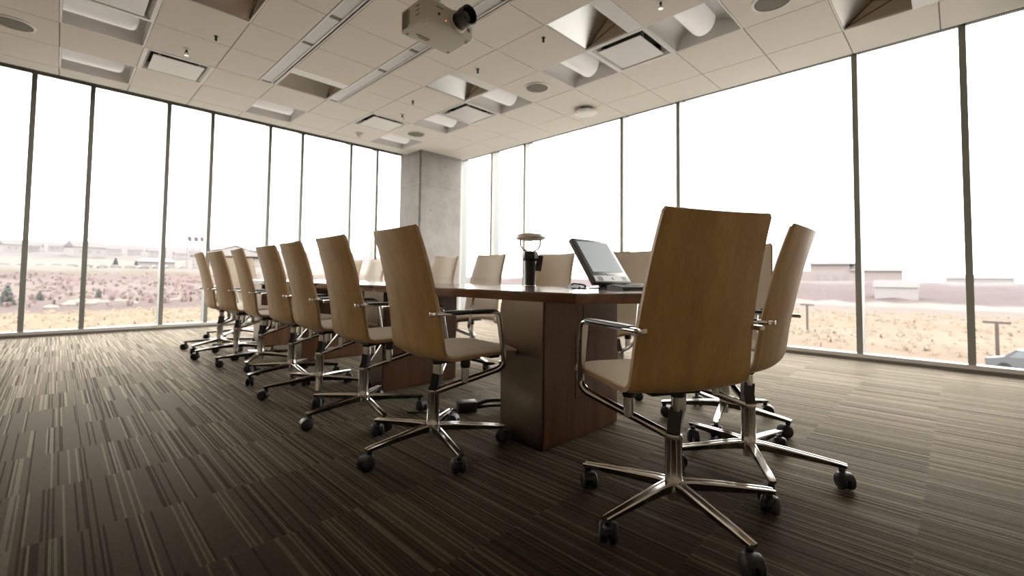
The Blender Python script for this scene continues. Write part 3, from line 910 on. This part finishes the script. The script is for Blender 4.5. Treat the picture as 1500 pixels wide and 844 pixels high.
# ------------------------------------------------------------------ outdoors
def ss(a, c, x):
    t_ = min(1, max(0, (x - a) / (c - a))); return t_ * t_ * (3 - 2 * t_)
def lerp(tab, x):
    for (a, u), (c, v) in zip(tab[:-1], tab[1:]):
        if x <= c: return u + (v - u) * max(0, (x - a)) / (c - a)
    return tab[-1][1]
LT = [(0, -4.5), (150, -4.5), (230, -2.6), (300, 3.6), (420, 7.5), (520, 10.5), (800, 31), (950, 42), (1150, 51), (1600, 52)]
RT = [(0, -4.5), (128, -4.5), (150, -3.6), (205, -.4), (230, 0.0), (400, -1), (1600, -22)]
def gz(x, y):
    d = math.hypot(x, y); a = math.degrees(math.atan2(y, x))
    k = ss(52, 64, a) if a > -90 else 0
    return lerp(LT, d) * k + lerp(RT, d) * (1 - k)
def ground_mat(name, stops, big, small):
    m = mat(name, (.3, .25, .2), 1, 0, .1); t = NT(m)
    g = t.n.new('ShaderNodeNewGeometry').outputs['Position']
    mp = t.node('ShaderNodeMapping'); t.link(g, mp.inputs['Vector']); mp.inputs['Scale'].default_value = (1, 1, 0)
    ln = t.node('ShaderNodeVectorMath'); ln.operation = 'LENGTH'; t.link(mp.outputs[0], ln.inputs[0])
    n1 = t.noise(g, .045, 4, .6); n2 = t.noise(g, .5, 4, .65)
    d = t.math('ADD', ln.outputs['Value'], t.math('MULTIPLY', t.math('SUBTRACT', n1, .5), 16.0))
    c = t.ramp(t.math('DIVIDE', d, 700.0), [(p / 700.0, q) for p, q in stops])
    f = t.math('ADD', t.math('MULTIPLY', t.math('SUBTRACT', n2, .5), small), t.math('ADD', 1.0, t.math('MULTIPLY', t.math('SUBTRACT', n1, .5), big)))
    hv = t.node('ShaderNodeHueSaturation'); t.link(c, hv.inputs['Color']); t.link(f, hv.inputs['Value'])
    t.link(hv.outputs[0], t.b.inputs['Base Color']); return m
def E(r, g, b, k=1.0):
    """albedo that reads as the given tone under this overcast sky"""
    f = lambda c: ((c / 255 + .055) / 1.055) ** 2.4 if c > 10 else c / 255 / 12.92
    return tuple(f(c) / 12.0 * k for c in (r, g, b))
M['west'] = ground_mat('dry grass and brush', [(0, (.17, .165, .155)), (33, (.17, .165, .155)), (35, E(245, 222, 190)), (80, E(243, 218, 180)), (88, E(178, 152, 150)), (112, E(192, 166, 164)), (124, E(220, 196, 190)), (166, E(222, 200, 194)), (171, E(196, 184, 160)), (177, E(222, 198, 194)),  # innermost ring: unseen pale paving, added to bounce light onto the ceiling
                         (250, E(212, 186, 184)), (262, E(200, 190, 165)), (276, E(232, 222, 215)), (330, E(240, 226, 214)), (400, E(236, 218, 208)), (460, E(238, 224, 216)), (520, E(226, 216, 216)), (690, E(222, 214, 220))], .3, .22)  # far bands carry distance haze in their colour; no haze volume
M['east'] = ground_mat('dry grass and earth bank', [(0, (.17, .165, .155)), (31, (.17, .165, .155)), (33, E(236, 205, 182)), (46, E(240, 212, 185)), (55, E(247, 228, 202)), (72, E(235, 206, 175)), (80, E(238, 214, 185)), (110, E(214, 196, 188)), (121, E(212, 196, 190)), (124, E(246, 238, 232)), (134, E(246, 238, 232)),  # starts with the same unseen paving ring added for ceiling light
                         (138, E(182, 160, 162)), (205, E(190, 170, 174)), (232, E(232, 222, 224)), (400, E(245, 238, 238))], .3, .3)  # ridge and beyond paled in colour for haze
for nm, a0, a1, mm, lab in (('hills', 56, 150, 'west', 'dry grass and brush slopes beyond the left windows'), ('field', -75, 56, 'east', 'dry field and earth bank beyond the right windows')):
    b = MB(); rs = [.4, 2, 4, 6, 8, 10, 12]
    while rs[-1] < 1500: rs.append(rs[-1] * 1.055 + .4)
    na = int((a1 - a0) / 1.5)
    vs = []; fs = []
    for r_ in rs:
        for k in range(na + 1):
            a = math.radians(a0 + (a1 - a0) * k / na); x, y = r_ * math.cos(a), r_ * math.sin(a)
            vs.append((x, y, gz(x, y) + (random.uniform(-.12, .12) if 20 < r_ < 125 else random.uniform(-.002, .004) * r_)))
    W = na + 1
    for i in range(len(rs) - 1):
        for k in range(na): fs.append((i * W + k, i * W + k + 1, (i + 1) * W + k + 1, (i + 1) * W + k))
    b.add(vs, fs); o = b.build(nm, M[mm], ang=180); struct(o, lab)

M['house_wall'] = mat('haze-paled house wall', E(246, 238, 238, 1.7), .9); M['house_roof'] = mat('haze-paled house roof', E(226, 218, 222), .9)  # far building colours from here are paled in place of distance haze
M['house_win'] = mat('house window', E(205, 200, 208, 1.5), .4)
M['green_roof'] = mat('pale green metal roof', E(206, 222, 216), .6); M['brick'] = mat('pinkish masonry', E(234, 218, 216, 1.7), .9)
M['car_white'] = mat('white car paint', E(248, 246, 248), .3); M['car_glass'] = mat('car window', (.08, .09, .1), .2)
M['car_dark'] = mat('grey car paint', E(190, 195, 205), .3); M['pole'] = mat('dark timber post', E(125, 100, 92, 1.6), .8)
M['flag_pole'] = mat('white flag pole', E(228, 226, 230, 1.2), .4); M['flag'] = mat('flag cloth', E(215, 190, 205), .9)
M['conifer'] = mat('conifer needles', E(160, 168, 162, 1.5), .9); M['bark'] = mat('bark', E(170, 150, 145), .9)
M['rock'] = mat('pale rock', E(250, 232, 215), .9)
M['bush'] = mat('bare mauve shrub', E(216, 193, 189, 2.3), 1)
def at(bear, d, z=None):
    a = math.radians(bear); x, y = d * math.cos(a), d * math.sin(a); return (x, y, gz(x, y) if z is None else z)

def house(w, d, h, rf):
    r = empty('house')
    MB().box(-w / 2, w / 2, -d / 2, d / 2, -3, h).build('wall', M['house_wall'], r, smooth=False)
    e = .5; b = MB()
    b.add([(-w / 2 - e, -d / 2 - e, h), (w / 2 + e, -d / 2 - e, h), (w / 2 + e, d / 2 + e, h), (-w / 2 - e, d / 2 + e, h), (-w / 2 - e, 0, h + rf), (w / 2 + e, 0, h + rf)],
          [(3, 2, 1, 0), (0, 1, 5, 4), (2, 3, 4, 5), (1, 2, 5), (3, 0, 4)]); b.build('roof', M['house_roof'], r, smooth=False)
    b = MB()
    for k in range(3): b.box(-w / 2 + w * (.18 + .28 * k), -w / 2 + w * (.30 + .28 * k), -d / 2 - .05, -d / 2 + .05, h * .45, h * .75)
    b.build('window', M['house_win'], r, smooth=False)
    return r
hp = house(15, 11, 6.5, 4.0)
hs = [(92.8, 620, 1.1), (91.6, 640, .9), (90.0, 660, .9), (88.3, 560, 1.45), (86.4, 640, .9), (84.7, 655, .8), (83.1, 600, 1.0), (81.1, 590, .8), (80.0, 690, .7), (78.7, 590, .9), (77.3, 650, .8), (74.9, 600, 1.0), (70.2, 560, 1.1), (66.5, 590, .9)]
for k, (bg, d, s) in enumerate(hs):
    o = hp if k == 0 else copy_tree(hp)
    o.location = at(bg, d); o.scale = (s, s, s); o.rotation_euler = (0, 0, math.radians(bg - 90 + random.uniform(-25, 25)))
    tag(o, 'biggest pale house on the far hillside, second window bay' if s > 1.4 else 'pale gabled house among those on the far hillside beyond the left windows', 'house', 'houses on the far hillside')

# pavilion with a green gabled roof, low green-roofed hall, flag poles
o = empty('pavilion', at(76.3, 352), math.radians(-15))
w, d, h = 42, 22, 6
MB().box(-w / 2, w / 2, -d / 2, d / 2, -3, h).build('wall', M['house_wall'], o, smooth=False)
b = MB(); b.add([(-w / 2 - 3, -d / 2 - 2, h), (w / 2 + 3, -d / 2 - 2, h), (w / 2 + 3, d / 2 + 2, h), (-w / 2 - 3, d / 2 + 2, h), (0, -d / 2 - 2, h + 8), (0, d / 2 + 2, h + 8)],
          [(0, 1, 2, 3), (0, 4, 5, 3), (1, 2, 5, 4), (3, 5, 2)]); b.build('roof', M['green_roof'], o, smooth=False)
b = MB(); b.add([(-w / 2, -d / 2 - 1.5, h + .8), (w / 2, -d / 2 - 1.5, h + .8), (0, -d / 2 - 1.5, h + 7)], [(0, 1, 2)]); b.build('gable', M['house_wall'], o, smooth=False)
tag(o, 'big pale pavilion with a green gabled roof beyond the left windows', 'building')
o = empty('hall', at(83.0, 318), math.radians(-8))
MB().box(-8, 8, -5, 5, -3, 2.6).build('wall', M['house_wall'], o, smooth=False)
b = MB(); b.add([(-9, -6, 2.6), (9, -6, 2.6), (9, 6, 2.6), (-9, 6, 2.6), (-6, 0, 4.6), (6, 0, 4.6)], [(3, 2, 1, 0), (0, 1, 5, 4), (2, 3, 4, 5), (1, 2, 5), (3, 0, 4)]); b.build('roof', M['green_roof'], o, smooth=False)
tag(o, 'low long hall with a pale green roof left of the flag poles', 'building')
fp = empty('flag_pole')
MB().tube([(0, 0, -1), (0, 0, 18)], lambda t_: .34 - .12 * t_, 8).build('pole', M['flag_pole'], fp)
b = MB(); vs = []
for k in range(6):
    for z in (14.6, 17.5): vs.append((k * .42, .25 * math.sin(k * 1.4), z - k * .12))
b.add(vs, [(2 * k, 2 * k + 2, 2 * k + 3, 2 * k + 1) for k in range(5)]); b.build('flag', M['flag'], fp)
for k, (bg, l) in enumerate(((80.6, 'pale flag pole outside, left of three before the last left-row chair'), (80.05, 'pale flag pole outside, middle of three'), (79.5, 'pale flag pole outside, right of three'))):
    o = fp if k == 0 else copy_tree(fp); o.location = at(bg, 300); tag(o, l, 'flag pole', 'flag poles beyond the left windows')

# cars parked in a row
def car(paint):
    r = empty('car')
    b = MB(); side = [(-2.2, .35), (2.2, .35), (2.25, .8), (1.5, .95), (.9, 1.45), (-1.2, 1.45), (-1.9, .98), (-2.25, .85)]
    vs = [(x, y, z) for y in (-.88, .88) for x, z in side]; n = len(side)
    b.add(vs, [tuple(reversed(range(n))), tuple(range(n, 2 * n))] + [(k, (k + 1) % n, (k + 1) % n + n, k + n) for k in range(n)]); b.build('body', M[paint], r, smooth=False)
    b = MB()
    for s in (-1, 1): b.add([(x, s * .9, z) for x, z in ((-1.5, 1.0), (1.2, 1.0), (.8, 1.38), (-1.1, 1.38))], [(0, 1, 2, 3)])
    b.add([(1.46, -.75, 1.0), (1.46, .75, 1.0), (.96, .7, 1.42), (.96, -.7, 1.42)], [(0, 1, 2, 3)])
    b.build('side_window', M['car_glass'], r, smooth=False)
    for x in (-1.4, 1.4):
        for s in (-1, 1): MB().lathe((x, s * .78, .33), [(.33, -.1), (.33, .1)], 14, 'Y').build('wheel', M['rubber'], r)
    return r
ca = car('car_white')
for k in range(14):
    o = ca if k == 0 else copy_tree(ca)
    o.location = at(93.2 - k * 1.02 - random.uniform(0, .06), 292 + random.uniform(-2, 2)); o.rotation_euler = (0, 0, math.radians(random.choice((5, -8, 2))))
    tag(o, 'pale car in the long parked row across the brush slope', 'car', 'cars parked in a row')
cd = car('car_dark'); cd.location = at(-4.9, 39.5); cd.rotation_euler = (0, 0, math.radians(70))
tag(cd, 'grey car parked below the right windows at the picture edge', 'car')

# T-shaped posts in the field
def tpost():
    r = empty('utility_post')
    MB().box(-.09, .09, -.09, .09, -.3, 2.75).build('post', M['pole'], r, smooth=False)
    MB().box(-.06, .06, -.62, .62, 2.70, 2.84).build('crossbar', M['pole'], r, smooth=False)
    return r
tp = tpost(); tp.location = at(-2.2, 42)
tag(tp, 'dark T-shaped post in the dry field at the right edge', 'post', 'T-shaped posts')
o = copy_tree(tp); o.location = at(11.6, 56); tag(o, 'dark T-shaped post in the field just right of the edge-on chair', 'post', 'T-shaped posts')

# buildings beyond the right windows
o = empty('large_house', at(8.4, 262), math.radians(100))
MB().box(-20, 20, -8, 8, -2, 5.5).build('wall', M['brick'], o, smooth=False)
MB().box(-2, 13, -7, 7, 5.5, 8.6).build('upper_floor', M['brick'], o, smooth=False)
b = MB(); b.add([(-4, -8.5, 8.6), (15, -8.5, 8.6), (15, 8.5, 8.6), (-4, 8.5, 8.6), (1, 0, 11.4), (9, 0, 11.4)], [(3, 2, 1, 0), (0, 1, 5, 4), (2, 3, 4, 5), (1, 2, 5), (3, 0, 4)])
b.add([(-21, -9, 5.5), (-2, -9, 5.5), (-2, 9, 5.5), (-21, 9, 5.5), (-17, 0, 8.5), (-2, 0, 9.5)], [(3, 2, 1, 0), (0, 1, 5, 4), (2, 3, 4, 5), (1, 2, 5), (3, 0, 4)])
b.build('roof', M['house_roof'], o, smooth=False)
for k in range(4):
    MB().box(-1 + k * 3.4, 1 + k * 3.4, 7.9, 8.1, 1.5, 4).build('window', M['house_win'], o, smooth=False)
tag(o, 'large pale house on the ridge beyond the right windows', 'building')
o = copy_tree(hp); o.location = at(4.4, 150); o.scale = (.55, .6, .45); o.rotation_euler = (0, 0, math.radians(95))
tag(o, 'low pinkish house on the earth bank below the large house', 'house')
o = copy_tree(hp); o.location = at(-1.2, 330); o.scale = (1.6, 1, .5); o.rotation_euler = (0, 0, math.radians(90))
tag(o, 'long low roof on the ridge at the far right', 'house')

# conifers, bare shrubs, rocks
def conifer():
    r = empty('conifer')
    MB().tube([(0, 0, -.3), (0, 0, 3.5)], lambda t_: .16 - .1 * t_, 8).build('trunk', M['bark'], r)
    b = MB(); rn = random.Random(3)
    for k in range(420):
        z = .3 + 4.3 * rn.random() ** 1.2; rad = 1.75 * (1 - z / 4.9) * (.75 + .35 * rn.random()); a = rn.uniform(0, 2 * PI)
        x, y = rad * math.cos(a), rad * math.sin(a); L = .5
        p0 = Vector((x * .35, y * .35, z + .1)); p1 = Vector((x, y, z - .2)); s = Vector((-y, x, 0)).normalized() * .22
        b.add([p0, p1 + s, p1 + Vector((x, y, 0)).normalized() * L * .5, p1 - s], [(0, 1, 2, 3)])
    b.build('foliage', M['conifer'], r, smooth=False)
    return r
cf = conifer()
for k, (bg, d, s, l) in enumerate(((92.9, 105, .72, 'dark green conifer at the left edge of the brush slope'), (91.0, 118, .42, 'small dark conifer just right of the first left mullion'),
                                   (87.2, 122, .45, 'small dark conifer left of the second mullion, on the brush slope'), (86.1, 300, 1.0, 'tall dark conifer right of the second mullion, beside the parked cars'), (84.6, 305, .75, 'conifer beside the parked cars, shorter one to the right'))):
    o = cf if k == 0 else copy_tree(cf); o.location = at(bg, d); o.scale = (s, s, s); tag(o, l, 'tree', 'conifers beyond the left windows')
def rock(sd):
    bm = bmesh.new(); bmesh.ops.create_icosphere(bm, subdivisions=2, radius=1); rn = random.Random(sd)
    for v in bm.verts: v.co = Vector((v.co.x * 1.5, v.co.y, v.co.z * .55)) * rn.uniform(.85, 1.12)
    return MB().bm(bm).build('rock', M['rock'], ang=20)
rk = rock(4)
for k, (bg, d, s) in enumerate(((89.2, 100, .9), (88.7, 106, 1.0), (88.3, 112, .9), (87.9, 101, .9), (87.5, 110, .8), (86.9, 104, .9), (90.3, 93, .9), (85.5, 107, .9), (84.8, 100, .9), (82.1, 106, .8), (81.3, 110, .8))):
    o = rk if k == 0 else rk.copy()
    if k: COL.objects.link(o)
    o.location = at(bg, d); o.scale = (s, s, s); o.rotation_euler = (0, 0, random.uniform(0, 3)); tag(o, 'pale boulder among those on the dark strip of the left slope', 'rock', 'boulders beyond the left windows')
# brush: bare shrubs nobody could count
KEEP = [(o.location.x, o.location.y, 3.4 * o.scale.x) for o in bpy.data.objects if o.name.startswith(('conifer', 'rock')) and not o.parent]
b = MB(); rn = random.Random(11)
for k in range(1500):
    bg = rn.uniform(57, 96); d = 92 + 165 * rn.random() ** .8
    x, y, z = at(bg, d); s = rn.uniform(.4, .95)
    if any(math.hypot(x - p_[0], y - p_[1]) < p_[2] for p_ in KEEP): continue
    for q in range(3):
        a = rn.uniform(0, PI); dx, dy = math.cos(a) * s * .9, math.sin(a) * s * .9
        b.add([(x - dx * .4, y - dy * .4, z - .1), (x + dx * .4, y + dy * .4, z - .1), (x + dx, y + dy, z + s * .9), (x, y, z + s * 1.15), (x - dx, y - dy, z + s * .8)], [(0, 1, 2, 3, 4)])
o = b.build('brush', M['bush'], smooth=False); tag(o, 'bare mauve brush covering the slope beyond the left windows', 'brush', kind='stuff')
b = MB(); M['grass'] = mat('dry grass tufts', E(240, 219, 196, 2.4), 1)
for k in range(1500):
    bg = rn.choice((rn.uniform(-8, 16), rn.uniform(72, 96))); d = rn.uniform(36, 86) if bg > 40 else rn.uniform(45, 100)
    x, y, z = at(bg, d); s = rn.uniform(.15, .45)
    for q in range(2):
        a = rn.uniform(0, PI); dx, dy = math.cos(a) * s, math.sin(a) * s
        b.add([(x - dx, y - dy, z - .1), (x + dx, y + dy, z - .1), (x + dx * .6, y + dy * .6, z + s * .6), (x - dx * .5, y - dy * .5, z + s * .75)], [(0, 1, 2, 3)])
o = b.build('grass', M['grass'], smooth=False); tag(o, 'tufts of dry tan grass in the fields outside', 'grass', kind='stuff')

# ------------------------------------------------------------------ light: overcast sky
w = bpy.data.worlds.new('overcast'); scene.world = w; w.use_nodes = True
nt = w.node_tree; bg = nt.nodes['Background']
bg.inputs['Color'].default_value = (1.0, .965, .93, 1); bg.inputs['Strength'].default_value = 3.6

# ------------------------------------------------------------------ camera
F_PX, CY = 660.3, 377.6
HC = .7982
pitch, roll, yaw = math.radians(2.442), math.radians(.668), math.radians(44.778)
cp, sp = math.cos(pitch), math.sin(pitch)
Fw = Vector((math.cos(yaw) * cp, math.sin(yaw) * cp, sp)); Rt = Vector((math.sin(yaw), -math.cos(yaw), 0)); Up = Rt.cross(Fw)
c_, s_ = math.cos(roll), math.sin(roll)
R2 = Rt * c_ + Up * s_; U2 = Rt * -s_ + Up * c_
cam = bpy.data.cameras.new('camera'); co = bpy.data.objects.new('camera', cam); COL.objects.link(co)
co.matrix_world = Matrix(((R2.x, U2.x, -Fw.x, 0), (R2.y, U2.y, -Fw.y, 0), (R2.z, U2.z, -Fw.z, HC), (0, 0, 0, 1)))
cam.sensor_fit = 'HORIZONTAL'; cam.sensor_width = 36; cam.lens = F_PX / 1500 * 36
cam.shift_y = -(422 - CY) / 1500
cam.clip_start = .02; cam.clip_end = 5000
cam.dof.use_dof = True; cam.dof.focus_distance = 1.75; cam.dof.aperture_fstop = 2.2
scene.camera = co

vs_ = scene.view_settings
scene.display_settings.display_device = 'sRGB'
vs_.view_transform = 'Standard'; vs_.look = 'None'; vs_.gamma = 1; vs_.exposure = 1.8; vs_.use_curve_mapping = False
scene.cycles.use_denoising = True
scene.cycles.max_bounces = 8; scene.cycles.diffuse_bounces = 5; scene.cycles.glossy_bounces = 4; scene.cycles.transparent_max_bounces = 12
scene.cycles.sample_clamp_indirect = 8
